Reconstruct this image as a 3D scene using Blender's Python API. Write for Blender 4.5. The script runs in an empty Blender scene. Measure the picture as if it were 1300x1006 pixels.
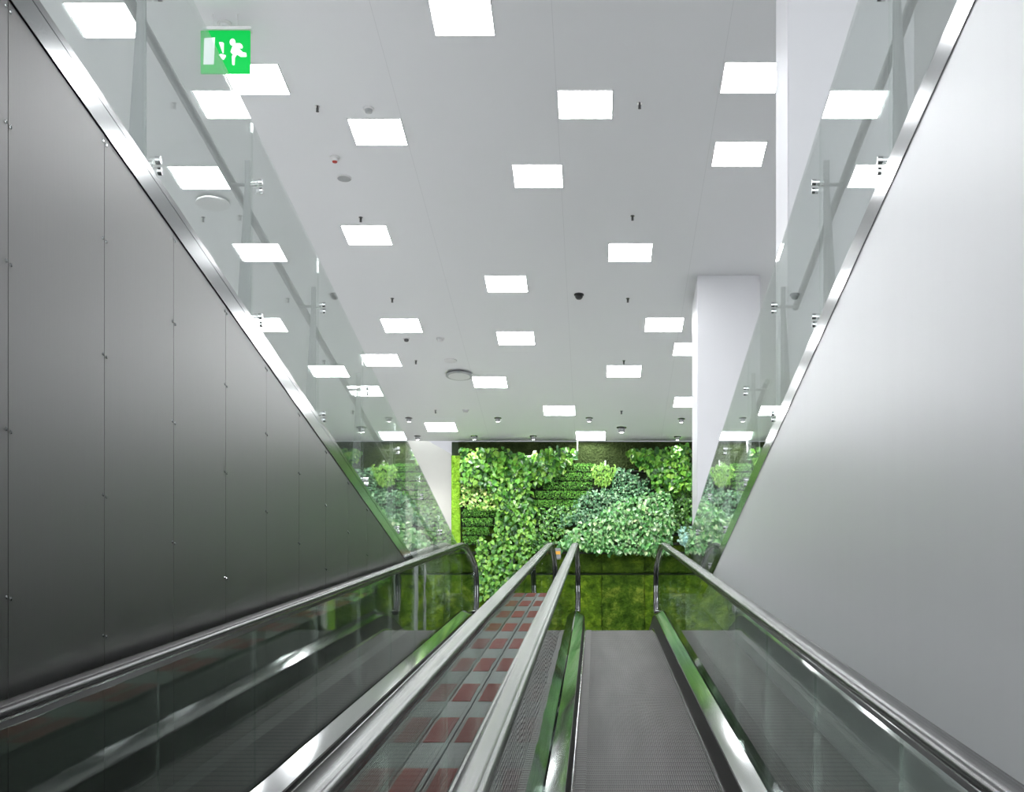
import bpy, bmesh, math, random
from mathutils import Vector, Matrix
random.seed(7)
S = bpy.context.scene
C = S.collection
PI = math.pi

# ------------------------------------------------------------------ camera
# the camera stands at the origin and looks level along +Y (an upright camera with a raised lens)
H = 6.53            # ceiling above the camera
FPX, U0, V0 = 1770.0, 757.0, 1054.0
cam_d = bpy.data.cameras.new('camera')
cam = bpy.data.objects.new('camera', cam_d); C.objects.link(cam)
cam.location = (0, 0, 0); cam.rotation_euler = (PI/2, 0, 0)
cam_d.sensor_fit = 'HORIZONTAL'; cam_d.sensor_width = 36.0
cam_d.lens = FPX/1300*36.0
cam_d.shift_x = (650-U0)/1300
cam_d.shift_y = (V0-503)/1300
cam_d.clip_start = 0.05
S.camera = cam
# ------------------------------------------------------------------ world and exposure
w = bpy.data.worlds.new('world'); S.world = w; w.use_nodes = True
w.node_tree.nodes['Background'].inputs[0].default_value = (0.80, 0.84, 0.86, 1)
w.node_tree.nodes['Background'].inputs[1].default_value = 1.8
S.view_settings.view_transform = 'Standard'
S.view_settings.look = 'None'
S.view_settings.exposure = 1.45
S.view_settings.gamma = 1.0
S.view_settings.use_curve_mapping = False
S.cycles.transparent_max_bounces = 32
PANEL_POWER = 12.3
SPOT_POWER = 26.0

# ------------------------------------------------------------------ materials
def mat(name, col, rough=0.5, metal=0.0, spec=0.5, noise=0.0, nscale=8.0, bump=0.0, bscale=60.0, stretch=None, emit=None, estr=0.0, coat=0.0):
    m = bpy.data.materials.new(name); m.use_nodes = True
    nt = m.node_tree; b = nt.nodes['Principled BSDF']
    b.inputs['Base Color'].default_value = (*col, 1)
    b.inputs['Roughness'].default_value = rough
    b.inputs['Metallic'].default_value = metal
    b.inputs['Specular IOR Level'].default_value = spec
    b.inputs['Coat Weight'].default_value = coat
    tc = nt.nodes.new('ShaderNodeTexCoord')
    mp = nt.nodes.new('ShaderNodeMapping')
    nt.links.new(tc.outputs['Object'], mp.inputs['Vector'])
    if stretch: mp.inputs['Scale'].default_value = stretch
    if noise > 0:
        n = nt.nodes.new('ShaderNodeTexNoise'); n.inputs['Scale'].default_value = nscale; n.inputs['Detail'].default_value = 4
        nt.links.new(mp.outputs[0], n.inputs['Vector'])
        r = nt.nodes.new('ShaderNodeMapRange'); r.inputs['To Min'].default_value = 1-noise; r.inputs['To Max'].default_value = 1+noise
        nt.links.new(n.outputs[0], r.inputs[0])
        mx = nt.nodes.new('ShaderNodeVectorMath'); mx.operation = 'SCALE'; mx.inputs[0].default_value = col
        nt.links.new(r.outputs[0], mx.inputs['Scale'])
        nt.links.new(mx.outputs[0], b.inputs['Base Color'])
    if bump > 0:
        n2 = nt.nodes.new('ShaderNodeTexNoise'); n2.inputs['Scale'].default_value = bscale; n2.inputs['Detail'].default_value = 3
        nt.links.new(mp.outputs[0], n2.inputs['Vector'])
        bp = nt.nodes.new('ShaderNodeBump'); bp.inputs['Strength'].default_value = bump; bp.inputs['Distance'].default_value = 0.02
        nt.links.new(n2.outputs[0], bp.inputs['Height']); nt.links.new(bp.outputs[0], b.inputs['Normal'])
    if emit:
        b.inputs['Emission Color'].default_value = (*emit, 1); b.inputs['Emission Strength'].default_value = estr
    return m

def glass_mat(name, tint, bump=0.0):
    m = bpy.data.materials.new(name); m.use_nodes = True
    nt = m.node_tree; nt.nodes.clear()
    out = nt.nodes.new('ShaderNodeOutputMaterial')
    mix = nt.nodes.new('ShaderNodeMixShader')
    tr = nt.nodes.new('ShaderNodeBsdfTransparent'); tr.inputs[0].default_value = (*tint, 1)
    gl = nt.nodes.new('ShaderNodeBsdfGlossy'); gl.inputs['Roughness'].default_value = 0.0
    gl.inputs[0].default_value = (0.92, 0.945, 0.935, 1)
    fr = nt.nodes.new('ShaderNodeFresnel')
    geo = nt.nodes.new('ShaderNodeNewGeometry')
    mr = nt.nodes.new('ShaderNodeMapRange'); mr.inputs['To Min'].default_value = 1.5; mr.inputs['To Max'].default_value = 1/1.5
    nt.links.new(geo.outputs['Backfacing'], mr.inputs[0]); nt.links.new(mr.outputs[0], fr.inputs['IOR'])
    nt.links.new(fr.outputs[0], mix.inputs[0]); nt.links.new(tr.outputs[0], mix.inputs[1]); nt.links.new(gl.outputs[0], mix.inputs[2])
    nt.links.new(mix.outputs[0], out.inputs[0])
    if bump > 0:       # slight waviness of toughened glass
        tc = nt.nodes.new('ShaderNodeTexCoord'); n = nt.nodes.new('ShaderNodeTexNoise'); n.inputs['Scale'].default_value = 1.6
        nt.links.new(tc.outputs['Object'], n.inputs['Vector'])
        bp = nt.nodes.new('ShaderNodeBump'); bp.inputs['Strength'].default_value = bump; bp.inputs['Distance'].default_value = 0.01
        nt.links.new(n.outputs[0], bp.inputs['Height']); nt.links.new(bp.outputs[0], gl.inputs['Normal'])
    return m

def leaf_mat(name, rough=0.4, trans=0.25):
    m = bpy.data.materials.new(name); m.use_nodes = True
    nt = m.node_tree; b = nt.nodes['Principled BSDF']
    at = nt.nodes.new('ShaderNodeAttribute'); at.attribute_name = 'leaf_colour'
    nt.links.new(at.outputs['Color'], b.inputs['Base Color'])
    b.inputs['Roughness'].default_value = rough
    b.inputs['Specular IOR Level'].default_value = 0.5
    return m

def ceiling_mat():
    m = mat('ceiling_paint', (0.70, 0.71, 0.72), 0.6)
    nt = m.node_tree; b = nt.nodes['Principled BSDF']
    tc = nt.nodes.new('ShaderNodeTexCoord'); sx = nt.nodes.new('ShaderNodeSeparateXYZ')
    nt.links.new(tc.outputs['Object'], sx.inputs[0])
    def joint(axis, off, pitch, half):
        a = nt.nodes.new('ShaderNodeMath'); a.operation = 'ADD'; a.inputs[1].default_value = off
        nt.links.new(sx.outputs[axis], a.inputs[0])
        p = nt.nodes.new('ShaderNodeMath'); p.operation = 'PINGPONG'; p.inputs[1].default_value = pitch/2
        nt.links.new(a.outputs[0], p.inputs[0])
        l = nt.nodes.new('ShaderNodeMath'); l.operation = 'LESS_THAN'; l.inputs[1].default_value = half
        nt.links.new(p.outputs[0], l.inputs[0]); return l
    mxx = joint(0, 0.353, 1.434, 0.002)
    mix = nt.nodes.new('ShaderNodeMix'); mix.data_type = 'RGBA'
    mix.inputs[6].default_value = (0.70, 0.71, 0.72, 1); mix.inputs[7].default_value = (0.58, 0.59, 0.60, 1)
    nt.links.new(mxx.outputs[0], mix.inputs[0]); nt.links.new(mix.outputs[2], b.inputs['Base Color'])
    return m

def belt_mat():
    # ribbed aluminium pallets: a fine joint every 13 cm along the belt, serrated pallet ends at the sides
    m = mat('belt_metal', (0.2, 0.2, 0.2), 0.6, 0.2, spec=0.2)
    nt = m.node_tree; b = nt.nodes['Principled BSDF']
    tc = nt.nodes.new('ShaderNodeTexCoord'); sx = nt.nodes.new('ShaderNodeSeparateXYZ')
    nt.links.new(tc.outputs['Object'], sx.inputs[0])
    p = nt.nodes.new('ShaderNodeMath'); p.operation = 'PINGPONG'; p.inputs[1].default_value = 0.0665
    nt.links.new(sx.outputs[1], p.inputs[0])
    l = nt.nodes.new('ShaderNodeMath'); l.operation = 'LESS_THAN'; l.inputs[1].default_value = 0.010
    nt.links.new(p.outputs[0], l.inputs[0])
    n = nt.nodes.new('ShaderNodeTexNoise'); n.inputs['Scale'].default_value = 1.0; n.inputs['Detail'].default_value = 6
    mp = nt.nodes.new('ShaderNodeMapping'); mp.inputs['Scale'].default_value = (6, 0.6, 1)
    nt.links.new(tc.outputs['Object'], mp.inputs[0]); nt.links.new(mp.outputs[0], n.inputs['Vector'])
    r = nt.nodes.new('ShaderNodeMapRange'); r.inputs['To Min'].default_value = 0.125; r.inputs['To Max'].default_value = 0.24
    nt.links.new(n.outputs[0], r.inputs[0])
    cc = nt.nodes.new('ShaderNodeVectorMath'); cc.operation = 'SCALE'; cc.inputs[0].default_value = (1.0, 0.955, 0.93)
    nt.links.new(r.outputs[0], cc.inputs['Scale'])
    mix = nt.nodes.new('ShaderNodeMix'); mix.data_type = 'RGBA'; mix.inputs[7].default_value = (0.06, 0.057, 0.055, 1)
    nt.links.new(l.outputs[0], mix.inputs[0]); nt.links.new(cc.outputs[0], mix.inputs[6])
    nt.links.new(mix.outputs[2], b.inputs['Base Color'])
    return m

def moss_mat(name, c1, c2, c3):
    m = bpy.data.materials.new(name); m.use_nodes = True
    nt = m.node_tree; b = nt.nodes['Principled BSDF']; b.inputs['Roughness'].default_value = 0.95; b.inputs['Specular IOR Level'].default_value = 0.1
    tc = nt.nodes.new('ShaderNodeTexCoord')
    n = nt.nodes.new('ShaderNodeTexNoise'); n.inputs['Scale'].default_value = 5.5; n.inputs['Detail'].default_value = 8; n.inputs['Roughness'].default_value = 0.7
    nt.links.new(tc.outputs['Object'], n.inputs['Vector'])
    cr = nt.nodes.new('ShaderNodeValToRGB'); e = cr.color_ramp.elements
    e[0].position = 0.30; e[0].color = (*c1, 1); e[1].position = 0.72; e[1].color = (*c3, 1)
    k = cr.color_ramp.elements.new(0.5); k.color = (*c2, 1)
    nt.links.new(n.outputs[0], cr.inputs[0]); nt.links.new(cr.outputs[0], b.inputs['Base Color'])
    n2 = nt.nodes.new('ShaderNodeTexNoise'); n2.inputs['Scale'].default_value = 28; n2.inputs['Detail'].default_value = 8
    nt.links.new(tc.outputs['Object'], n2.inputs['Vector'])
    bp = nt.nodes.new('ShaderNodeBump'); bp.inputs['Strength'].default_value = 0.9; bp.inputs['Distance'].default_value = 0.06
    nt.links.new(n2.outputs[0], bp.inputs['Height']); nt.links.new(bp.outputs[0], b.inputs['Normal'])
    return m

M = {
 'ceiling': ceiling_mat(),
 'white': mat('white_paint', (0.65, 0.65, 0.67), 0.5, noise=0.02, nscale=2),
 'wall_white': mat('white_coated_panel', (0.68, 0.68, 0.69), 0.36, noise=0.02, nscale=1.5, stretch=(1, 6, 0.4)),
 'beige': mat('warm_white_paint', (0.50, 0.495, 0.455), 0.55, noise=0.02),
 'cladding': mat('brushed_steel_cladding', (0.142, 0.138, 0.136), 0.36, 1.0, noise=0.06, nscale=14, stretch=(1, 14, 0.25), bump=0.015, bscale=40),
 'steel': mat('brushed_steel', (0.42, 0.43, 0.43), 0.075, 1.0, noise=0.05, nscale=20, stretch=(20, 0.6, 20)),
 'trim': mat('polished_steel_trim', (0.33, 0.34, 0.34), 0.14, 1.0, noise=0.05, nscale=20, stretch=(1, 0.5, 20)),
 'grey_steel': mat('grey_painted_steel', (0.24, 0.25, 0.25), 0.45, 0.3, noise=0.05),
 'chrome': mat('chrome', (0.62, 0.62, 0.62), 0.12, 1.0, noise=0.03),
 'rubber': mat('handrail_rubber', (0.032, 0.030, 0.031), 0.25, 0.0, 0.13, noise=0.25, nscale=5, stretch=(3, 0.6, 3)),
 'guide': mat('handrail_guide_steel', (0.55, 0.55, 0.55), 0.16, 1.0, noise=0.05),
 'skirt': mat('dark_skirt_coating', (0.022, 0.020, 0.019), 0.5, 0.0, 0.3, noise=0.1),
 'dark': mat('dark_metal', (0.05, 0.05, 0.05), 0.5, 0.3, noise=0.1),
 'dark_panel': mat('dark_wall_panel', (0.05, 0.06, 0.05), 0.5, noise=0.1),
 'deck_cover': mat('dark_deck_cover', (0.055, 0.06, 0.057), 0.45, 0.0, 0.3, noise=0.08),
 'casing': mat('casing_steel', (0.16, 0.16, 0.16), 0.5, 0.7, noise=0.1),
 'belt': belt_mat(),
 'tooth': mat('serrated_pallet_edge', (0.22, 0.21, 0.205), 0.55, 0.1, 0.3, noise=0.05),
 'red': mat('faded_red_print', (0.20, 0.028, 0.022), 0.7, 0.0, 0.2, noise=0.25, nscale=22),
 'floor': mat('pale_stone_floor', (0.72, 0.71, 0.70), 0.4, noise=0.06, nscale=3),
 'panel_frame': mat('lamp_frame_white', (0.8, 0.8, 0.8), 0.5, noise=0.01),
 'panel_glow': mat('lamp_diffuser_glow', (0.9, 0.9, 0.9), 0.5, emit=(0.96, 0.98, 1.0), estr=PANEL_POWER, noise=0.01),
 'spot_glow': mat('spotlight_lens_glow', (0.9, 0.9, 0.9), 0.4, emit=(1.0, 1.0, 0.97), estr=12, noise=0.01),
 'plastic': mat('white_plastic', (0.62, 0.62, 0.62), 0.45, noise=0.02),
 'grille': mat('grey_grille', (0.34, 0.35, 0.35), 0.55, noise=0.05),
 'black': mat('black_plastic', (0.015, 0.015, 0.015), 0.3, noise=0.1),
 'red_led': mat('red_dot', (0.42, 0.03, 0.015), 0.4, noise=0.05),
 'amber': mat('amber_reflector', (0.75, 0.36, 0.01), 0.3, noise=0.05),
 'sign_green': mat('exit_sign_green', (0.0, 0.17, 0.03), 0.6, 0.0, 0.15, emit=(0.0, 0.62, 0.075), estr=0.27, noise=0.02),
 'sign_white': mat('exit_sign_white', (0.72, 0.78, 0.77), 0.4, emit=(0.9, 1.0, 0.97), estr=0.15, noise=0.01),
 'glass': glass_mat('railing_glass', (0.945, 0.965, 0.955)),
 'glass_b': glass_mat('balustrade_glass', (0.90, 0.945, 0.915), bump=0.05),
 'felt': mat('dark_green_felt', (0.035, 0.055, 0.025), 0.95, noise=0.3, nscale=9, bump=0.5, bscale=90),
 'row_shadow': mat('row_shadow_felt', (0.012, 0.016, 0.010), 0.9, noise=0.3, nscale=12),  # near-black felt that carries the shadow between the plant rows
 'felt_band': moss_mat('shaded_olive_felt', (0.018, 0.028, 0.008), (0.028, 0.042, 0.012), (0.040, 0.056, 0.018)),  # felt colour darkened for the shade it lies in
 'moss_dark': moss_mat('dim_moss', (0.012, 0.025, 0.003), (0.035, 0.07, 0.006), (0.08, 0.13, 0.01)),  # upper moss, coloured darker than the spotlit lower panels
 'moss': moss_mat('spotlit_moss', (0.015, 0.038, 0.003), (0.055, 0.11, 0.006), (0.16, 0.235, 0.015)),  # lower moss, brightened in its colour for the spotlights on it
 'moss_b': moss_mat('patchy_moss', (0.012, 0.030, 0.003), (0.040, 0.085, 0.006), (0.19, 0.24, 0.03)),
 'moss_lime': moss_mat('lit_lime_moss', (0.12, 0.28, 0.02), (0.21, 0.42, 0.03), (0.32, 0.52, 0.06)),  # lime edge, the stronger light on it put into the colour
 'leaf': leaf_mat('glossy_leaf', 0.35),
 'leaf_soft': leaf_mat('soft_leaf', 0.55),
}

# ------------------------------------------------------------------ helpers
def obj(name, bm, m, parent=None, world=True, smooth=False):
    me = bpy.data.meshes.new(name)
    bmesh.ops.recalc_face_normals(bm, faces=bm.faces)
    bm.to_mesh(me); bm.free()
    me.materials.append(m)
    if smooth:
        for p in me.polygons: p.use_smooth = True
    o = bpy.data.objects.new(name, me); C.objects.link(o)
    if parent:
        o.parent = parent
        if world:
            root = Vector(parent.location); q = parent
            while q.parent: q = q.parent
            if parent.type == 'EMPTY': o.matrix_parent_inverse = Matrix.Translation(-root)
    return o
def thing(name, label, cat, loc=(0, 0, 0), group=None):
    o = bpy.data.objects.new(name, None); C.objects.link(o); o.location = loc
    o.empty_display_size = 0.1
    o['label'] = label; o['category'] = cat
    if group: o['group'] = group
    return o
def tag(o, label, cat, group=None, kind=None):
    o['label'] = label; o['category'] = cat
    if group: o['group'] = group
    if kind: o['kind'] = kind
    return o
def struct(name, bm, m):
    o = obj(name, bm, m); o['kind'] = 'structure'
    return o
def box(bm, x0, x1, y0, y1, z0, z1):
    v = [bm.verts.new(p) for p in ((x0,y0,z0),(x1,y0,z0),(x1,y1,z0),(x0,y1,z0),(x0,y0,z1),(x1,y0,z1),(x1,y1,z1),(x0,y1,z1))]
    for f in ((0,3,2,1),(4,5,6,7),(0,1,5,4),(1,2,6,5),(2,3,7,6),(3,0,4,7)): bm.faces.new([v[i] for i in f])
    return v
def bx(*a, bevel=0):
    bm = bmesh.new(); box(bm, *a)
    if bevel: bmesh.ops.bevel(bm, geom=bm.edges[:], offset=bevel, segments=2, affect='EDGES')
    return bm
def tube(bm, pts, r, n=10, cap=True):
    rings = []
    pts = [Vector(p) for p in pts]
    for i, p in enumerate(pts):
        a = pts[max(i-1, 0)]; b = pts[min(i+1, len(pts)-1)]
        t = (b-a).normalized()
        up = Vector((0, 0, 1)) if abs(t.z) < 0.95 else Vector((1, 0, 0))
        s = t.cross(up).normalized(); q = s.cross(t)
        rr = r[i] if isinstance(r, (list, tuple)) else r
        rings.append([bm.verts.new(p + (s*math.cos(2*PI*k/n) + q*math.sin(2*PI*k/n))*rr) for k in range(n)])
    for i in range(len(rings)-1):
        for k in range(n):
            bm.faces.new((rings[i][k], rings[i][(k+1) % n], rings[i+1][(k+1) % n], rings[i+1][k]))
    if cap: bm.faces.new(rings[0]); bm.faces.new(rings[-1][::-1])
def lathe(bm, prof, c, n=24):          # prof: (radius, z); a closed turned shape
    rings = [[bm.verts.new((c[0]+r*math.cos(2*PI*k/n), c[1]+r*math.sin(2*PI*k/n), c[2]+z)) for k in range(n)] for r, z in prof]
    for i in range(len(rings)-1):
        for k in range(n): bm.faces.new((rings[i][k], rings[i][(k+1) % n], rings[i+1][(k+1) % n], rings[i+1][k]))
    bm.faces.new(rings[0]); bm.faces.new(rings[-1][::-1])
def loft(bm, sections, closed=True, cap=True):
    R = [[bm.verts.new(p) for p in s] for s in sections]; n = len(R[0])
    for i in range(len(R)-1):
        for k in range(n if closed else n-1):
            bm.faces.new((R[i][k], R[i][(k+1) % n], R[i+1][(k+1) % n], R[i+1][k]))
    if cap and closed: bm.faces.new(R[0]); bm.faces.new(R[-1][::-1])
def prism_xz(bm, poly, y0, y1):        # polygon in x,z given a depth in y
    a = [bm.verts.new((x, y0, z)) for x, z in poly]; b = [bm.verts.new((x, y1, z)) for x, z in poly]; n = len(poly)
    bm.faces.new(a); bm.faces.new(b[::-1])
    for i in range(n): bm.faces.new((a[i], b[i], b[(i+1) % n], a[(i+1) % n]))
def prism_yz(bm, poly, x0, x1):
    a = [bm.verts.new((x0, y, z)) for y, z in poly]; b = [bm.verts.new((x1, y, z)) for y, z in poly]; n = len(poly)
    bm.faces.new(a); bm.faces.new(b[::-1])
    for i in range(n): bm.faces.new((a[i], b[i], b[(i+1) % n], a[(i+1) % n]))
def copy_tree(o, parent=None):
    c = o.copy(); C.objects.link(c)
    if parent: c.parent = parent
    for ch in list(o.children): copy_tree(ch, c)
    return c

# ------------------------------------------------------------------ key dimensions
XL, XR = -1.70, 1.10          # side walls
ZF = 2.46                     # upper landing level
ZT0, ZT1 = 2.405, 2.495       # steel edge trim of the upper floor
ZLOW = -2.4                   # lower floor
DEND = 17.7                   # where the upper floor starts behind the ramps
DG = 23.4                     # planted wall

# ------------------------------------------------------------------ the setting
struct('floor', bx(-7.2, 6.2, -6.2, 30.2, ZLOW-0.2, ZLOW), M['floor'])
struct('ceiling', bx(-7.2, 6.2, -6.0, DG+0.0, H, H+0.25), M['ceiling'])
bm = bmesh.new(); box(bm, -7.0, XL-0.2, -6.0, 30.0, ZF-0.35, ZF-0.05); box(bm, XR+0.2, 6.0, -6.0, 30.0, ZF-0.35, ZF-0.05); box(bm, XL-0.2, XR+0.2, 19.2, 30.0, ZF-0.35, ZF-0.05)
fu = struct('floor_upper', bm, M['floor'])
struct('wall_outer_left', bx(-7.2, -7.0, -6.0, 30.0, ZLOW, 9.2), M['white'])
struct('wall_outer_right', bx(6.0, 6.2, -6.0, 30.0, ZLOW, 9.2), M['white'])
struct('wall_end', bx(-7.2, 6.2, 30.0, 30.2, ZLOW, 9.4), M['white'])
struct('ceiling_end', bx(-7.2, 6.2, DG+0.45, 30.0, 9.2, 9.4), M['white'])
# left wall: core, steel panels, rivets
wl = struct('wall_left', bx(XL-0.2, XL-0.02, -6.0, DEND, ZLOW, ZT0), M['cladding'])
SEAM0, SP = 4.03, 0.7885
ks = [k for k in range(-12, 18)]
for k in ks:
    y0 = SEAM0 + SP*k; y1 = y0 + SP
    if y0 < -6 or y1 > DEND: continue
    p = obj('cladding_panel', bx(XL-0.02, XL, y0+0.002, y1-0.002, ZLOW+0.02, ZT0-0.003), M['cladding'], wl)
def rivet_mesh():
    bm = bmesh.new()
    n = 8
    prof = [(0.0065, 0.0), (0.006, 0.0025), (0.003, 0.004)]
    rings = [[bm.verts.new((z, r*math.cos(2*PI*q/n), r*math.sin(2*PI*q/n))) for q in range(n)] for r, z in prof]
    for i in range(len(rings)-1):
        for q in range(n): bm.faces.new((rings[i][q], rings[i][(q+1) % n], rings[i+1][(q+1) % n], rings[i+1][q]))
    bm.faces.new(rings[0]); bm.faces.new(rings[-1][::-1])
    return bm
rv = None
for k in range(0, 9):
    for z in (2.375, 2.04, 1.64, 1.155, 0.67, 0.19):
        for s in (-1, 1):
            y = SEAM0 + SP*k + s*0.016
            if z < -0.5 + 0.24*y: continue
            if rv is None: rv = obj('rivet', rivet_mesh(), M['steel'], wl); o = rv
            else: o = rv.copy(); C.objects.link(o); o.parent = wl
            o.location = (XL, y, z)
wr = struct('wall_right', bx(XR, XR+0.2, -6.0, DEND, ZLOW, ZT0), M['wall_white'])
struct('trim_1', bx(XL-0.2, XL+0.005, -6.0, DEND, ZT0, ZT1), M['trim'])
struct('trim_2', bx(XR-0.005, XR+0.2, -6.0, DEND, ZT0, ZT1), M['trim'])
# the wall beside the planting, cut by a slope, with the bright space behind it
def px(u, v, d): return ((u-U0)*d/FPX, (V0-v)*d/FPX)
bm = bmesh.new(); d = DG+0.5
prism_xz(bm, [(-7.0, ZF-0.05), (px(600, 0, d)[0], ZF-0.05), px(600, 592, d), px(546, 561.5, d), px(520, 548, d), (-7.0, px(520, 548, d)[1])], d, d+0.2)
struct('wall_beside_planting', bm, M['beige'])
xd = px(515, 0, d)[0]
struct('wall_dark_panel', bx(-6.98, xd, d-0.12, d-0.002, ZF-0.05, H+0.25), M['dark_panel'])  # flat dark panel added before the beige wall to darken the glass view
struct('wall_behind_planting', bx(-2.45, 6.0, DG+0.16, DG+0.40, ZF-0.05, 9.2), M['white'])

# ------------------------------------------------------------------ ramp line
DI, BL = 16.94, 0.6
def base(d):
    a = -1.606
    if d <= DI-BL: return max(a + 0.24*d, -2.38)
    if d >= DI+BL: return ZF
    t = d-(DI-BL)
    return a + 0.24*(DI-BL) + 0.24*t - 0.24*t*t/(4*BL)
def dlist(d0, d1, step=None):
    L = [d0]
    marks = [-3.225] + [DI-BL + 2*BL*i/10 for i in range(11)]
    L += [q for q in marks if d0+1e-4 < q < d1-1e-4] + [d1]
    return L
def sweep(prof, d0, d1, closed=True):        # prof: (x, h) with h measured down from the camera's eye line of the ramp
    bm = bmesh.new()
    loft(bm, [[(x, q, base(q)+1.606-h) for x, h in prof] for q in dlist(d0, d1)], closed)
    return bm
RAIL_H = 0.575
def rail_path(d0, d1, r=0.33, off=0.0):
    pts = [(q, base(q)+1.606-RAIL_H) for q in dlist(d0, d1)]
    zc = pts[-1][1]-r
    for i in range(1, 13):
        a = PI*i/12*0.97
        pts.append((d1 + r*math.sin(a), zc + r*math.cos(a)))
    pts.append((d1-0.12, zc-r+0.0))
    return pts
def rail_sweep(x, pts, prof):                # prof: (dx, dn) around the rail line
    bm = bmesh.new(); secs = []
    for i, p in enumerate(pts):
        a = pts[max(i-1, 0)]; b = pts[min(i+1, len(pts)-1)]
        t = Vector((b[0]-a[0], b[1]-a[1])).normalized(); n = Vector((-t.y, t.x))
        secs.append([(x+dx, p[0]+n.x*dn, p[1]+n.y*dn) for dx, dn in prof])
    loft(bm, secs)
    return bm
RAILP = [(-0.030, -0.018), (-0.038, -0.012), (-0.040, 0.000), (-0.035, 0.009), (-0.027, 0.0125), (-0.0255, 0.0105), (-0.024, 0.0135), (-0.012, 0.017), (0, 0.018), (0.012, 0.017), (0.024, 0.0135), (0.0255, 0.0105), (0.027, 0.0125), (0.035, 0.009), (0.040, 0.000), (0.038, -0.012), (0.030, -0.018)]
GUIDEP = [(-0.024, -0.026), (-0.024, -0.019), (0.024, -0.019), (0.024, -0.026)]
GLANDP = [(-0.016, -0.048), (-0.018, -0.0275), (0.018, -0.0275), (0.016, -0.048)]
D0, D1 = -5.0, 18.27

def walkway(cx, label, out_l, out_r, red=False):
    t = thing('moving_walkway', label, 'moving walkway', (cx, 0, base(0)-0.5))
    # ribbed belt
    prof = []
    n = 64; pw = 0.80/n
    for i in range(n):
        x = cx-0.40+i*pw
        prof += [(x, 1.606), (x+pw*0.50, 1.606), (x+pw*0.55, 1.618), (x+pw*0.95, 1.618)]
    prof += [(cx+0.40, 1.606), (cx+0.40, 1.64), (cx-0.40, 1.64)]
    belt = obj('tread_belt', sweep(prof, D0+1.2, 18.4), M['belt'], t)
    bm = bmesh.new(); q = 5.0; secs = []
    while q < 17.4:          # one ribbon with square teeth across the edge of the belt
        for dq, up in ((0, 0.0), (0.004, 0.007), (0.028, 0.007), (0.032, 0.0)):
            z = base(q+dq)-0.004+up
            secs.append([(cx-0.392, q+dq, z), (cx-0.335, q+dq, z), (cx-0.335, q+dq, z-0.012), (cx-0.392, q+dq, z-0.012)])
        q += 0.0667
    loft(bm, secs)
    obj('serrated_edge', bm, M['tooth'], t)
    obj('comb_plate', sweep([(cx-0.41, 1.600), (cx+0.41, 1.600), (cx+0.41, 1.62), (cx-0.41, 1.62)], 18.4, 19.2), M['steel'], t)
    obj('truss_casing', sweep([(cx-0.50, 1.66), (cx+0.50, 1.66), (cx+0.50, 2.10), (cx-0.50, 2.10)], D0+1.2, 19.2), M['casing'], t)
    for s, out in ((-1, out_l), (1, out_r)):
        X = lambda a: cx + s*a
        g = X(0.525)
        obj('skirt', sweep([(X(0.405), 1.63), (X(0.430), 1.425), (X(0.445), 1.425), (X(0.44), 1.63)], D0+1.0, 18.75), M['skirt'], t)
        obj('skirt_edge_strip', sweep([(X(0.3985), 1.603), (X(0.4100), 1.600), (X(0.4115), 1.585), (X(0.4045), 1.585)], D0+1.0, 18.6), M['guide'], t)
        obj('inner_deck', sweep([(X(0.423), 1.425), (X(0.425), 1.414), (X(0.512), 1.362), (X(0.512), 1.385), (X(0.447), 1.425)], D0+0.8, 18.72), M['steel'], t)
        inner = (s > 0) == red          # the side that faces the other walkway: a raised cover between the two balustrades
        hd = 1.16
        od = obj('outer_deck', sweep([(X(0.536), hd), (out, hd), (out, 1.40), (X(0.536), 1.40)], D0+0.8, 18.72), M['deck_cover'], t)
        if inner:
            for k, d in enumerate([2.9, 4.2, 5.55, 6.9, 8.2, 9.55, 10.9, 12.25, 13.6, 14.95, 16.3]):
                x0, x1 = sorted((X(0.55), out - s*0.02))
                bm = bmesh.new()
                loft(bm, [[(x0, q, base(q)+0.446), (x1, q, base(q)+0.446), (x1, q, base(q)+0.449), (x0, q, base(q)+0.449)] for q in dlist(d-0.36, d+0.36)])
                o = obj('red_print', bm, M['red'], od); o['label'] = 'faded red rectangle on the cover'
        # glass panels with vertical butt joints
        js = [3.65 + 1.44*k for k in range(-5, 10)] + [D1]
        js = [q for q in js if q < D1-0.5 or q == D1]
        for a, b in zip(js[:-1], js[1:]):
            bm = bmesh.new()
            secs = [[(g-0.006, q, base(q)+1.606-0.615), (g+0.006, q, base(q)+1.606-0.615), (g+0.006, q, base(q)+1.606-1.39), (g-0.006, q, base(q)+1.606-1.39)] for q in dlist(a+0.003, b-0.003)]
            loft(bm, secs)
            obj('glass_panel', bm, M['glass_b'], t)
        # rounded end pane
        zc = ZF+1.606-RAIL_H-0.33; r = 0.285
        poly = [(D1+0.003, ZF+1.606-1.39)] + [(D1+0.003 + r*math.sin(a), zc + r*math.cos(a)) for a in [PI*(1-i/12) for i in range(13)]]
        bm = bmesh.new(); prism_yz(bm, poly, g-0.006, g+0.006); obj('end_glass_panel', bm, M['glass_b'], t)
        pts = rail_path(D0, D1)
        obj('handrail', rail_sweep(g, pts, RAILP), M['rubber'], t, smooth=True)
        obj('handrail_guide', rail_sweep(g, pts, GUIDEP), M['guide'], t)
        obj('glass_seal', rail_sweep(g, pts, GLANDP), M['black'], t)
    return t
walkway(-1.075, 'left moving walkway running up beside the grey metal wall', XL+0.004, -0.404, red=True)
walkway(0.275, 'right moving walkway with its ribbed grey belt in view, beside the white wall', -0.396, XR-0.004)

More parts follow.
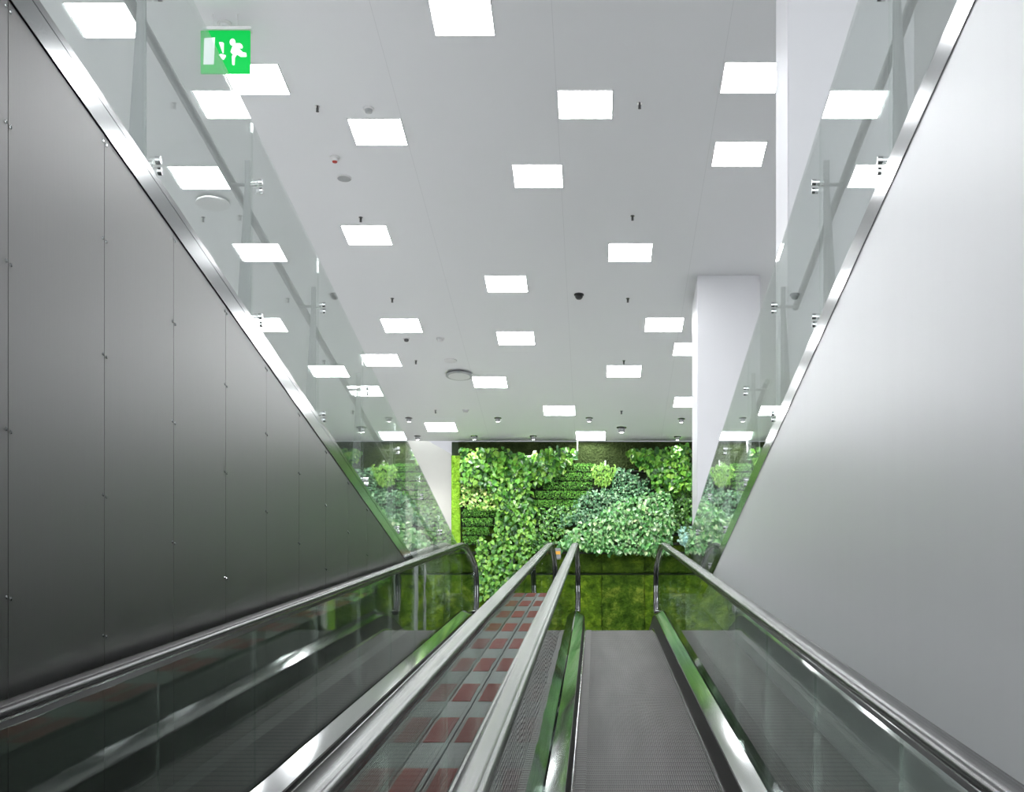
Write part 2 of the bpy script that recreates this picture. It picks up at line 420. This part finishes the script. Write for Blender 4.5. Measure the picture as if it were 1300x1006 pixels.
# ------------------------------------------------------------------ glass railings on the upper floor edges
def railing(side, label, panes, posts, tubes, xg, zh=3.28):
    s = side                                    # -1 left, +1 right: the walking side lies outward
    t = thing('glass_railing', label, 'railing', (xg, 9, ZT1))
    for a, b in panes:
        obj('glass_pane', bx(xg-0.006, xg+0.006, a+0.004, b-0.004, ZT1+0.004, 3.50), M['glass'], t)
    obj('glass_shoe', bx(min(xg-s*0.011, xg+s*0.024), max(xg-s*0.011, xg+s*0.024), panes[0][0], panes[-1][1], ZT1+0.0005, ZT1+0.03), M['trim'], t)
    for d in posts:
        xi = xg+s*0.035
        bm = bmesh.new()
        prism_xz(bm, [(xi, ZT1), (xi+s*0.072, ZT1), (xi+s*0.072, ZT1+0.05), (xi+s*0.028, 3.24), (xi+s*0.028, 3.37), (xi, 3.37)], d-0.008, d+0.008)
        p = obj('post', bm, M['grey_steel'], t)
        for z in (2.575, 3.25):
            bm = bmesh.new(); tube(bm, [(xg+s*0.034, d, z), (xg+s*0.0065, d, z)], 0.012, 10); obj('glass_clamp', bm, M['chrome'], p)
            bm = bmesh.new(); tube(bm, [(xg-s*0.0065, d-0.008, z+0.008), (xg-s*0.026, d-0.008, z+0.008)], 0.015, 12); tube(bm, [(xg-s*0.0065, d+0.018, z-0.022), (xg-s*0.022, d+0.018, z-0.022)], 0.015, 12); obj('clamp_disc', bm, M['chrome'], p)
        bm = bmesh.new(); tube(bm, [(xi+s*0.026, d, zh-0.03), (xg+s*0.13, d, zh-0.03), (xg+s*0.14, d, zh-0.012)], 0.009, 8); obj('rail_bracket', bm, M['grey_steel'], p)
    for a, b in tubes:
        bm = bmesh.new(); tube(bm, [(xg+s*0.14, a, zh), (xg+s*0.14, b, zh)], 0.021, 14)
        o = obj('handrail_tube', bm, M['grey_steel'], t)
        bm = bmesh.new(); lathe(bm, [(0.015, -0.004), (0.022, 0.0), (0.022, 0.008), (0.016, 0.012)], (0, 0, 0), 14)
        bmesh.ops.rotate(bm, verts=bm.verts, cent=(0, 0, 0), matrix=Matrix.Rotation(PI/2, 3, 'X')); bmesh.ops.translate(bm, verts=bm.verts, vec=(xg+s*0.14, b+0.006, zh))
        obj('end_cap', bm, M['black'], o)
    return t
joints = [0.36 + 1.635*k for k in range(0, 11)]     # 0.36 ... 16.7
posts = [q+0.12 for q in joints[1:]]
pl = list(zip(joints[:-1], joints[1:])) + [(joints[-1], 17.4)]
railing(-1, 'clear glass railing along the top of the grey metal wall', pl, posts, [(0.5, 17.2)], -1.705)
railing(1, 'clear glass railing along the top of the white wall', pl, posts, [(0.5, 8.74), (10.2, 17.2)], 1.11)

# ------------------------------------------------------------------ columns
def pillar(x0, x1, y0, y1, label):
    t = thing('pillar', label, 'pillar', ((x0+x1)/2, (y0+y1)/2, ZF-0.05))
    obj('shaft', bx(x0, x1, y0, y1, ZF-0.05, H-0.0, bevel=0.008), M['white'], t)
    obj('base_collar', bx(x0-0.012, x1+0.012, y0-0.012, y1+0.012, ZF-0.05, ZF+0.05), M['steel'], t)
pillar(1.30, 2.16, 9.47, 10.09, 'nearer white pillar, its top cut off by the photo edge')
pillar(1.19, 1.93, 16.40, 17.30, 'farther white pillar standing beside the plant wall, top meeting the ceiling')

# ------------------------------------------------------------------ ceiling lights
LS = 0.478
def make_light():
    t = thing('ceiling_light', '', 'ceiling light', (0, 0, H))
    e = LS/2
    bm = bmesh.new()
    for a in ((-e-0.008, e+0.008, -e-0.008, -e), (-e-0.008, e+0.008, e, e+0.008), (-e-0.008, -e, -e, e), (e, e+0.008, -e, e)): box(bm, *a, -0.010, 0)
    obj('frame', bm, M['panel_frame'], t, world=False)
    obj('diffuser', bx(-e, e, -e, e, -0.008, -0.001), M['panel_glow'], t, world=False)
    return t
lights = [  # pixel centre in the photo, label
 (587, 22, 'square ceiling light at the top edge of the photo, left of its middle'),
 (743, 132, 'square ceiling light right of the top middle, level with the exit sign'),
 (480, 167, 'square ceiling light below and right of the exit sign'),
 (683, 223, 'square ceiling light in the middle row, second below the top edge'),
 (466, 298, 'square ceiling light just right of the left glass railing, halfway down the ceiling'),
 (800, 320, 'square ceiling light above and right of the black dome camera'),
 (643, 360, 'square ceiling light left of the black dome camera'),
 (510, 413, 'square ceiling light above the round air vent, to its left'),
 (843, 412, 'square ceiling light just left of the farther pillar, nearest its top'),
 (655, 429, 'square ceiling light below left of the black dome camera'),
 (485, 457, 'square ceiling light beside the left glass railing, left of the round air vent'),
 (792, 471, 'square ceiling light below the black dome camera, to its right'),
 (622, 485, 'square ceiling light touching the right side of the round air vent'),
 (710, 521, 'square ceiling light in the second row in front of the plant wall'),
 (560, 542, 'square ceiling light nearest the upper left corner of the plant wall'),
 (750, 553, 'square ceiling light closest to the plant wall, at its top middle'),
 (878, 443, 'square ceiling light half hidden behind the left edge of the farther pillar'),
 (876, 510, 'square ceiling light partly hidden by the farther pillar, lowest on that side'),
 (953, 98, 'square ceiling light beside the nearer pillar, the upper of two'),
 (938, 195, 'square ceiling light beside the nearer pillar, the lower of two'),
 (325, 100, 'square ceiling light directly below the exit sign, right of the glass edge'),
 (133, 25, 'square ceiling light seen through the left glass in the photo corner'),
 (254, 225, 'square ceiling light seen through the left glass above the white ring vent'),
 (463, 496, 'square ceiling light seen through the left glass, nearest the plant wall'),
]
lt0 = make_light(); first = True
lpos = []
for u, v, lab in lights:
    x = (u-U0)*H/(V0-v); y = H*FPX/(V0-v)
    o = lt0 if first else copy_tree(lt0)
    first = False
    o.location = (x, y, H); o['label'] = lab; o['group'] = 'square ceiling lights'
    lpos.append((x, y))
# the same fittings, added unseen over the hall and set to brighten the right wall
for x, y in [(-5.0, 9.6), (-2.9, 10.0), (-0.5, 9.0), (-4.2, 8.0), (3.4, 12.6), (-1.9, 6.8), (-3.4, 5.6), (-4.6, 4.4), (3.2, 7.4), (-2.4, 4.0), (-5.2, 2.6), (-1.6, 2.4), (-3.2, 1.0), (-2.2, -0.4), (-4.2, -1.0),
             (-1.6, -2.6), (-3.0, -3.4), (1.2, -3.2), (3.4, 2.4), (3.4, 17.6), (3.9, 21.0), (-5.4, 13.2), (-5.6, 20.8)]:
    o = copy_tree(lt0); o.location = (x, y, H)
    o['label'] = 'unseen square ceiling light added over the hall, above the frame'; o['group'] = 'ceiling lights outside the photo'
for x, y in ((-5.0, 26.5), (-3.4, 26.5), (-5.0, 28.2), (-3.4, 28.2), (-4.2, 25.2), (-6.0, 27.4)):  # unseen lamps added to whiten the wedge above the sloped wall
    o = copy_tree(lt0); o.location = (x, y, 9.2); o['label'] = 'unseen square ceiling light added to brighten the space behind the plant wall'; o['group'] = 'added lights behind the plant wall'

# ------------------------------------------------------------------ small ceiling fittings
def cpos(u, v): return ((u-U0)*H/(V0-v), H*FPX/(V0-v), H)
def make_sprinkler():
    t = thing('sprinkler', '', 'sprinkler', (0, 0, H))
    bm = bmesh.new(); lathe(bm, [(0.030, -0.004), (0.030, 0.0)], (0, 0, 0), 14); obj('escutcheon', bm, M['chrome'], t, world=False)
    bm = bmesh.new(); lathe(bm, [(0.006, -0.055), (0.011, -0.04), (0.012, -0.004)], (0, 0, 0), 10)
    tube(bm, [(-0.011, 0, -0.018), (-0.016, 0, -0.04), (-0.005, 0, -0.058)], 0.003, 6); tube(bm, [(0.011, 0, -0.018), (0.016, 0, -0.04), (0.005, 0, -0.058)], 0.003, 6)
    obj('nozzle', bm, M['dark'], t, world=False)
    bm = bmesh.new(); lathe(bm, [(0.020, -0.064), (0.020, -0.060)], (0, 0, 0), 12); obj('deflector', bm, M['dark'], t, world=False)
    return t
sp0 = None
for u, v, lab in [(403, 135, 'small sprinkler head on the ceiling right of the exit sign'),
                  (812, 131, 'small sprinkler head right of the ceiling light at top middle'),
                  (458, 276, 'small sprinkler head just behind the ceiling light beside the left railing'),
                  (803, 274, 'small sprinkler head above the ceiling light near the dome camera'),
                  (797, 379, 'small sprinkler head on the ceiling right of the black dome camera'),
                  (498, 379, 'small sprinkler head on the ceiling left, level with the dome camera'),
                  (528, 458, 'small sprinkler head on the ceiling left of the round air vent'),
                  (792, 458, 'small sprinkler head close behind the ceiling light under the dome camera'),
                  (553, 521, 'small sprinkler head above the light by the plant wall corner'),
                  (789, 522, 'small sprinkler head on the ceiling right of the second last light row'),
                  (171, 138, 'small sprinkler head seen through the left glass near the first post'),
                  (258, 276, 'small sprinkler head seen through the left glass under the ring vent')]:
    if sp0 is None: sp0 = make_sprinkler(); o = sp0
    else: o = copy_tree(sp0)
    o.location = cpos(u, v); o.scale = (0.75, 0.75, 0.75); o['label'] = lab; o['group'] = 'ceiling sprinklers'
def make_detector(name, r, m, label, loc):
    t = thing(name, label, 'smoke detector', loc)
    bm = bmesh.new(); lathe(bm, [(r*0.9, -0.012), (r, -0.008), (r, 0)], (0, 0, 0), 20); obj('base', bm, M['plastic'], t, world=False)
    bm = bmesh.new(); lathe(bm, [(r*0.3, -0.042), (r*0.62, -0.036), (r*0.7, -0.012)], (0, 0, 0), 20); obj('sensor_head', bm, m, t, world=False)
    return t
make_detector('smoke_detector', 0.05, M['grille'], 'small round smoke detector above the light below the exit sign', cpos(468, 138))
make_detector('smoke_detector', 0.05, M['plastic'], 'small white detector with a red dot, left of the second ceiling row', cpos(425, 200))
dl = [q for q in C.objects if q.type == 'EMPTY' and 'red dot' in q.get('label', '') and q['category'] == 'smoke detector'][0]
bm = bmesh.new(); lathe(bm, [(0.022, -0.048), (0.026, -0.041)], (0, 0, 0), 12); obj('indicator', bm, M['red_led'], dl, world=False)
make_detector('smoke_detector', 0.055, M['plastic'], 'small round white detector above the round air vent', cpos(559, 430))
make_detector('smoke_detector', 0.055, M['plastic'], 'small round white detector between the vent and the plant wall', cpos(591, 521))
make_detector('smoke_detector', 0.045, M['dark'], 'tiny dark detector under the light above the round vent', cpos(516, 430))
make_detector('smoke_detector', 0.06, M['plastic'], 'small white detector on the ceiling just behind the exit sign', cpos(285, 30))
def speaker(label, u, v, r, m):
    o_ = thing('ceiling_speaker', label, 'ceiling speaker', cpos(u, v))
    bm = bmesh.new(); lathe(bm, [(r*0.93, -0.010), (r, -0.006), (r, 0)], (0, 0, 0), 28); obj('rim', bm, M['plastic'], o_, world=False)
    bm = bmesh.new(); lathe(bm, [(r*0.5, -0.016), (r*0.9, -0.0105)], (0, 0, 0), 28); obj('grille', bm, m, o_, world=False)
speaker('flat round grey speaker below the red dot detector', 437, 226, 0.075, M['grille'])
speaker('flat round white speaker just above the round air vent', 572, 458, 0.09, M['plastic'])
def vent(label, u, v, r, rim):
    t = thing('air_vent', label, 'air vent', cpos(u, v))
    bm = bmesh.new(); lathe(bm, [(r*0.55, -0.03), (r*0.6, 0.0)], (0, 0, 0), 32); obj('neck', bm, M['dark'], t, world=False)
    bm = bmesh.new(); lathe(bm, [(r*0.90, -0.050), (r, -0.046), (r, -0.030), (r*0.6, -0.028)], (0, 0, 0), 36); obj('disc', bm, rim, t, world=False)
    bm = bmesh.new(); lathe(bm, [(r*0.80, -0.0515), (r*0.82, -0.0502)], (0, 0, 0), 36); obj('centre_plate', bm, M['plastic'], t, world=False)
vent('large round air vent with grey rim, left of the ceiling middle', 583, 474, 0.19, M['grille'])
vent('round white ring vent seen through the left glass railing', 270, 254, 0.17, M['plastic'])
t = thing('dome_camera', 'small black dome camera on the middle of the ceiling', 'camera', cpos(735, 374))
bm = bmesh.new(); lathe(bm, [(0.055, -0.014), (0.060, -0.01), (0.060, 0)], (0, 0, 0), 20); obj('mount', bm, M['dark'], t, world=False)
bm = bmesh.new(); lathe(bm, [(0.012, -0.062), (0.030, -0.056), (0.045, -0.038), (0.048, -0.014)], (0, 0, 0), 20); obj('dome', bm, M['black'], t, world=False, smooth=True)

# spotlights that wash the planted wall
def make_spot():
    t = thing('spotlight', '', 'spotlight', (0, 0, H))
    bm = bmesh.new(); lathe(bm, [(0.075, -0.006), (0.082, -0.003), (0.082, 0)], (0, 0, 0), 22); obj('trim_ring', bm, M['chrome'], t, world=False)
    bm = bmesh.new(); lathe(bm, [(0.040, -0.075), (0.052, -0.07), (0.055, -0.006)], (0, 0, 0), 18)
    bmesh.ops.rotate(bm, verts=bm.verts, cent=(0, 0, -0.01), matrix=Matrix.Rotation(math.radians(22), 3, 'X')); h = obj('housing', bm, M['grille'], t, world=False)
    bm = bmesh.new(); lathe(bm, [(0.034, -0.079), (0.036, -0.0755)], (0, 0, 0), 18)
    bmesh.ops.rotate(bm, verts=bm.verts, cent=(0, 0, -0.01), matrix=Matrix.Rotation(math.radians(22), 3, 'X')); obj('lens', bm, M['spot_glow'], h, world=False)
    return t
s0 = None
SPOTS = [(519, 531, 'round spotlight left of the plant wall, in the farther row from it'), (632, 531, 'round spotlight in front of the plant wall, above its left third'),
         (748, 531, 'round spotlight in front of the plant wall, above its middle light'), (865, 532, 'round spotlight in front of the plant wall, next to the farther pillar'),
         (530, 554, 'round spotlight tight to the ceiling end, left of the plant wall'), (602, 554, 'round spotlight close to the upper left of the plant wall'),
         (677, 554, 'round spotlight close to the plant wall, left of its last ceiling light'), (789, 543, 'larger hanging spotlight right of the last ceiling light'),
         (860, 555, 'round spotlight close to the plant wall, nearest the farther pillar')]
for u, v, lab in SPOTS:
    if s0 is None: s0 = make_spot(); o = s0
    else: o = copy_tree(s0)
    p = Vector(cpos(u, v)); p.y = min(p.y, DG-0.25); o.location = p; o['label'] = lab; o['group'] = 'spotlights before the plant wall'
    o.scale = (1.0, 1.0, 1.0) if u == 789 else (0.72, 0.72, 0.72)
    ld = bpy.data.lights.new('spot_beam', 'SPOT'); ld.energy = SPOT_POWER*(1.0 if v < 540 else 0.35); ld.spot_size = math.radians(95); ld.spot_blend = 0.9; ld.shadow_soft_size = 0.06; ld.color = (1.0, 1.0, 0.95)
    lo = bpy.data.objects.new('spot_beam', ld); C.objects.link(lo); lo.location = p + Vector((0, 0.05, -0.12))
    lo.rotation_euler = (math.radians(34 if v < 540 else 14), 0, 0)

# ------------------------------------------------------------------ exit sign
dS = 11.15
sx0, sz1 = px(254.5, 38.5, dS); sx1, sz0 = px(317.5, 93, dS)
t = thing('exit_sign', 'green exit sign with white running figure, arrow and door, hanging from the ceiling', 'exit sign', ((sx0+sx1)/2, dS, sz0))
obj('sign_plate', bx(sx0, sx1, dS, dS+0.02, sz0, sz1, bevel=0.003), M['sign_green'], t)
W_, H_ = sx1-sx0, sz1-sz0
def S2(x, y): return (sx0 + W_*(x-190)/(972-190), sz1 - H_*(y-225)/(905-225))
def plate(name, polys):
    bm = bmesh.new()
    for k, p in enumerate(polys): prism_xz(bm, [S2(*q) for q in p], dS-0.003-0.0004*k, dS+0.001)
    return obj(name, bm, M['sign_white'], t)
plate('door_symbol', [[(250, 352), (420, 340), (402, 768), (238, 768)]])
plate('arrow_symbol', [[(482, 420), (500, 412), (545, 418), (560, 435), (556, 590), (540, 590)], [(478, 615), (515, 600), (555, 612), (592, 622), (590, 645), (560, 692), (540, 690)]])
circ = [(697 + 46*math.cos(2*PI*i/18), 415 + 56*math.sin(2*PI*i/18)) for i in range(18)]
plate('running_figure', [circ,
   [(715, 455), (748, 432), (815, 432), (845, 455), (860, 490), (850, 515), (828, 515), (806, 510), (810, 540), (772, 600), (735, 600), (700, 610), (690, 600), (665, 570), (680, 520), (700, 470)],
   [(806, 520), (862, 575), (912, 585), (920, 640), (905, 648), (825, 648), (768, 612), (735, 590)],
   [(735, 575), (772, 605), (735, 660), (728, 775), (712, 782), (692, 770), (685, 640)]])
bm = bmesh.new(); box(bm, sx0+0.02, sx1+0.01, dS-0.015, dS+0.05, sz1+0.0005, sz1+0.025)
obj('top_housing', bm, M['plastic'], t)
bm = bmesh.new(); tube(bm, [(sx0+0.1, dS+0.01, sz1+0.024), (sx0+0.1, dS+0.01, H)], 0.004, 8); tube(bm, [(sx1-0.1, dS+0.01, sz1+0.024), (sx1-0.1, dS+0.01, H)], 0.004, 8); obj('hanger', bm, M['plastic'], t)

# ------------------------------------------------------------------ stand between the walkways on the landing
dB = 19.7
zfl = ZF-0.05
t = thing('barrier_stand', 'grey steel stand with amber reflectors, behind the ends of the middle handrails', 'barrier', (-0.62, dB, zfl))
def P(u, v, d=dB): return px(u, v, d)
x0, z1 = P(694, 697); x1, z0 = P(712, 710)
obj('head_box', bx(x0, x1, dB-0.04, dB+0.04, z0, z1, bevel=0.006), M['grey_steel'], t)
xm = P(699.5, 0)[0]
bm = bmesh.new(); box(bm, xm-0.028, xm+0.028, dB-0.02, dB+0.02, zfl, z0+0.001); obj('post', bm, M['grey_steel'], t)
obj('base_plate', bx(xm-0.12, xm+0.12, dB-0.12, dB+0.12, zfl, zfl+0.012), M['grey_steel'], t)
for a, b in ((694.2, 697.5), (705, 711.5)):
    xa, za = P(a, 701); xb, zb = P(b, 705)
    obj('reflector', bx(xa, xb, dB-0.048, dB-0.0395, zb, za), M['amber'], t)
bm = bmesh.new(); xh = P(688, 0)[0]; zz = P(0, 711)[1]
tube(bm, [(xh, dB, zfl), (xh, dB, zz-0.06), (xh+0.015, dB, zz-0.02), (xh+0.05, dB, zz), (xm-0.02, dB, zz)], 0.012, 10); obj('side_hoop', bm, M['steel'], t)

# ------------------------------------------------------------------ planted wall
PXM = DG/FPX
def wx(u): return (u-U0)*PXM
def wz(v): return (V0-v)*PXM
XW0, XW1 = wx(586), 3.6
t = thing('living_wall', 'tall plant wall at the end of the hall, mossy below and leafy above', 'plant wall', ((XW0+XW1)/2, DG, zfl))
obj('backing', bx(wx(573), XW1, DG+0.06, DG+0.15, zfl, H-0.0), M['felt'], t)
def rough_panel(x0, x1, z0, z1, y, amp, nx, nz, seed, edge=True):
    rnd = random.Random(seed); bm = bmesh.new()
    from mathutils import noise as N
    g = []
    for i in range(nx+1):
        col = []
        for j in range(nz+1):
            x = x0+(x1-x0)*i/nx; z = z0+(z1-z0)*j/nz
            n = N.fractal(Vector((x*7, z*7, seed)), 1.0, 2.0, 4)
            e = min(i, nx-i, j, nz-j)
            yy = y - amp*(0.5+0.6*n)*(0.3 if e == 0 else 1)
            col.append(bm.verts.new((x, yy, z)))
        g.append(col)
    for i in range(nx):
        for j in range(nz): bm.faces.new((g[i][j], g[i+1][j], g[i+1][j+1], g[i][j+1]))
    # sides and back
    rim = [g[i][0] for i in range(nx+1)] + [g[nx][j] for j in range(1, nz+1)] + [g[i][nz] for i in range(nx-1, -1, -1)] + [g[0][j] for j in range(nz-1, 0, -1)]
    back = [bm.verts.new((q.co.x, y+0.04, q.co.z)) for q in rim]; n = len(rim)
    for k in range(n): bm.faces.new((rim[k], rim[(k+1) % n], back[(k+1) % n], back[k]))
    bm.faces.new(back)
    return bm
zl = wz(729.5)
xs = [wx(586), wx(600), wx(655)] + [wx(709.5)+0.72*k for k in range(9)] + [XW1]
xs = [q for q in xs if q < XW1-0.1] + [XW1]
for i, (a, b) in enumerate(zip(xs[:-1], xs[1:])):
    obj('moss_panel', rough_panel(a+0.001, b-0.001, zl+0.025, wz(668), DG+0.02, 0.05, 40, 24, i), M['moss_dark'], t, smooth=True)
    obj('moss_panel', rough_panel(a+0.001, b-0.001, zl-1.06, zl-0.008, DG+0.02, 0.07, 40, 50, 20+i), M['moss' if i % 2 else 'moss_b'], t, smooth=True)
    obj('moss_panel', rough_panel(a+0.001, b-0.001, zfl+0.02, zl-1.07, DG+0.02, 0.06, 30, 30, 40+i), M['moss'], t, smooth=True)
o = obj('felt_band', rough_panel(wx(582), XW1, wz(596), H-0.004, DG+0.03, 0.02, 120, 14, 77), M['felt_band'], t, smooth=True); o['label'] = 'bare olive strip under the ceiling, coloured as shaded'
o = obj('moss_edge_strip', rough_panel(wx(573.5), wx(585), zfl+0.02, wz(580), DG-0.06, 0.06, 10, 110, 90), M['moss_lime'], t, smooth=True); o['label'] = 'lime moss edge on the left, coloured as brightly lit'
# felt shelves behind the leaves, near black for the shadow between rows
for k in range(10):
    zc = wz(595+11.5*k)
    obj('row_shadow_shelf', bx(wx(587), XW1-0.05, DG-0.03, DG+0.05, zc-0.070, zc-0.035), M['row_shadow'], t)
# watering pipes
for u, v0, v1 in ((733, 562, 577), (768.5, 586, 594)):
    bm = bmesh.new(); tube(bm, [(wx(u), DG-0.09, wz(v0)-0.01), (wx(u), DG-0.09, wz(v1))], 0.012, 8); obj('watering_pipe', bm, M['plastic'], t)

class Leaves:
    def __init__(s): s.v = []; s.f = []; s.c = []
    def leaf(s, p, size, down, nrm, col, wide=0.8, fold=0.12):
        d = Vector(down).normalized(); n = Vector(nrm); n = (n - d*n.dot(d)).normalized(); q = d.cross(n)
        base_ = len(s.v); p = Vector(p)
        for a, b, c in ((0, 0, 0), (-0.42*wide, 0.18, fold), (-0.48*wide, 0.5, fold), (0, 1.0, -0.05), (0.48*wide, 0.5, fold), (0.42*wide, 0.18, fold), (0, 0.45, 0)):
            s.v.append(p + (q*a + d*b + n*c)*size)
        for k in range(6): s.f.append((base_+6, base_+k, base_+(k+1) % 6)); s.c.append(col)
    def build(s, name, m):
        me = bpy.data.meshes.new(name); me.from_pydata([tuple(v) for v in s.v], [], s.f); me.materials.append(m)
        ca = me.color_attributes.new('leaf_colour', 'FLOAT_COLOR', 'CORNER')
        buf = []
        for c in s.c: buf += [c[0], c[1], c[2], 1.0]*3
        ca.data.foreach_set('color', buf)
        o = bpy.data.objects.new(name, me); C.objects.link(o)
        return o
R_ = random.Random(11)
def vary(c, a=0.25):
    k = 1 + R_.uniform(-a, a); h = R_.uniform(-0.12, 0.12)
    return (max(0, c[0]*k*(1+h)), max(0, c[1]*k), max(0, c[2]*k*(1-h)))
def inpoly(u, v, poly):
    r = False; j = len(poly)-1
    for i in range(len(poly)):
        a, b = poly[i], poly[j]
        if (a[1] > v) != (b[1] > v) and u < (b[0]-a[0])*(v-a[1])/(b[1]-a[1]) + a[0]: r = not r
        j = i
    return r
def region(name, m, poly, n, size, cols, depth, label, cat, wide=0.8, droop=1.0, spread=0.6):
    L = Leaves(); us = [q[0] for q in poly]; vs = [q[1] for q in poly]; k = 0; guard = 0
    while k < n and guard < n*20:
        guard += 1
        u = R_.uniform(min(us), max(us)); v = R_.uniform(min(vs), max(vs))
        if not inpoly(u + R_.gauss(0, 1.2), v + R_.gauss(0, 1.2), poly): continue
        k += 1
        c = R_.choice(cols)
        dd = (R_.gauss(0, spread), -abs(R_.gauss(0.25, 0.3)), -droop + R_.gauss(0, 0.4))
        nn = (R_.gauss(0, 0.35), -1, R_.gauss(0.55, 0.35))
        L.leaf((wx(u), DG-0.03-R_.random()**0.7*depth, wz(v)+size*0.4), size*R_.uniform(0.65, 1.25), dd, nn, vary(c), wide)
    return tag(L.build(name, m), label, cat, kind='stuff')
def Z(*pts): return [(550+X/3.469, 530+Y/3.469) for X, Y in pts]
G1, G2, G3 = (0.045, 0.18, 0.018), (0.11, 0.31, 0.03), (0.018, 0.085, 0.012)
Y1 = (0.19, 0.40, 0.05)
region('pothos_foliage', M['leaf'], Z((128, 150), (330, 160), (420, 190), (540, 150), (640, 165), (600, 225), (520, 290), (430, 330), (430, 470), (330, 480), (290, 400), (250, 330), (128, 300)), 1500, 0.095, [G1, G2, G2, G3, Y1], 0.22, 'large-leaved pothos filling the upper left of the plant wall', 'plant')
region('variegated_foliage', M['leaf'], Z((128, 290), (260, 300), (330, 360), (330, 410), (250, 420), (128, 400)), 620, 0.055, [Y1, G2, (0.40, 0.52, 0.16)], 0.14, 'pale small-leaved plant at the left edge, under the pothos', 'plant')
region('pothos_foliage', M['leaf'], Z((300, 380), (440, 420), (450, 520), (430, 600), (400, 680), (250, 815), (200, 815), (195, 560), (270, 560)), 1150, 0.085, [G1, G2, G2, G3, Y1], 0.22, 'glossy pothos trailing down to the left handrail end', 'plant')
region('pothos_foliage', M['leaf'], Z((845, 165), (960, 160), (1120, 140), (1128, 330), (1060, 350), (980, 330), (960, 260), (900, 230)), 650, 0.10, [G1, G2, G2, Y1, G3], 0.22, 'large-leaved pothos in the upper right corner of the plant wall', 'plant')
region('ivy_foliage', M['leaf'], Z((545, 560), (620, 500), (700, 470), (820, 385), (950, 350), (1040, 340), (1050, 440), (1060, 500), (1040, 600), (960, 615), (780, 615), (640, 590), (560, 600)), 2100, 0.075, [(0.10, 0.30, 0.07), (0.20, 0.42, 0.14), (0.40, 0.58, 0.32), (0.04, 0.16, 0.03), (0.06, 0.22, 0.05)], 0.20, 'pale variegated ivy mound hanging over the moss at right', 'plant', wide=0.75)
region('creeper_foliage', M['leaf'], Z((620, 380), (690, 330), (790, 320), (800, 230), (860, 240), (950, 300), (940, 350), (830, 390), (700, 470), (560, 500), (560, 440), (620, 430)), 1300, 0.045, [(0.06, 0.20, 0.07), (0.20, 0.38, 0.20), (0.03, 0.12, 0.045)], 0.13, 'blue-green small-leaved creeper in the middle of the plant wall', 'plant')
region('fern_foliage', M['leaf_soft'], Z((700, 235), (740, 215), (805, 235), (795, 270), (760, 320), (720, 310), (700, 270)), 330, 0.055, [(0.19, 0.38, 0.045), (0.12, 0.29, 0.03)], 0.18, 'lime green fern clump in the upper middle of the plant wall', 'plant', wide=0.5)
region('creeper_foliage', M['leaf'], Z((1040, 350), (1128, 330), (1128, 520), (1060, 510), (1050, 430)), 420, 0.055, [(0.05, 0.15, 0.015), (0.09, 0.24, 0.03), (0.02, 0.08, 0.01)], 0.10, 'dark green creeper along the right edge beside the farther pillar', 'plant')
region('succulent_foliage', M['leaf_soft'], Z((1075, 500), (1128, 490), (1128, 580), (1090, 570)), 130, 0.06, [(0.36, 0.58, 0.48), (0.24, 0.44, 0.34)], 0.10, 'silvery blue-green plant at the foot of the farther pillar', 'plant')
region('creeper_foliage', M['leaf'], Z((420, 420), (560, 400), (640, 400), (580, 500), (540, 560), (440, 600), (420, 520)), 760, 0.05, [G1, G2, (0.16, 0.34, 0.10), G3], 0.11, 'mixed green creeper left of the pale ivy', 'plant')
region('wall_foliage', M['leaf'], Z((1130, 160), (1560, 160), (1560, 610), (1130, 610)), 2300, 0.08, [(0.08, 0.26, 0.06), (0.20, 0.40, 0.13), G3], 0.15, 'mixed foliage of the plant wall behind and right of the farther pillar', 'plant')
def row(u0, u1, v, label, cols=((0.09, 0.28, 0.03), (0.15, 0.38, 0.05), (0.05, 0.18, 0.02))):
    L = Leaves(); n = int((u1-u0)*15)
    for k in range(n):
        u = R_.uniform(u0, u1); bump = 0.75 + 0.25*abs(math.sin(u*0.42 + v))
        a = R_.uniform(-0.2, PI*0.95); r = 0.070*bump*math.sqrt(R_.uniform(0.4, 1.0))
        y = DG-0.03-0.10*math.sin(max(a, 0))*bump*R_.uniform(0.7, 1); z = wz(v) + 0.044*math.cos(a)*bump*1.25
        dd = (R_.gauss(0, 0.5), -0.5, math.cos(a)+R_.gauss(0, 0.5)); nn = (R_.gauss(0, 0.4), -math.sin(a)-0.3, math.cos(a)+0.3)
        L.leaf((wx(u), y, z), 0.026*R_.uniform(0.7, 1.3), dd, nn, vary(R_.choice(cols), 0.3), 0.7)
    return tag(L.build('plant_row', M['leaf_soft']), label, 'plant', 'clipped plant rows', 'stuff')
ordn = ['topmost', 'second', 'third', 'fourth', 'fifth']
for k, (a, b) in enumerate(((700, 754), (700, 752), (690, 752), (680, 750), (672, 735))):
    row(a, b, 595+11.5*k, 'narrow row of clipped small-leaved plants in the middle, %s of five from the top' % ordn[k])
for k, b in enumerate((634, 626, 622, 616)):
    row(588, b, 652.5+11.5*k, 'narrow row of clipped small-leaved plants at the left edge, %s of four from the top' % ordn[k])
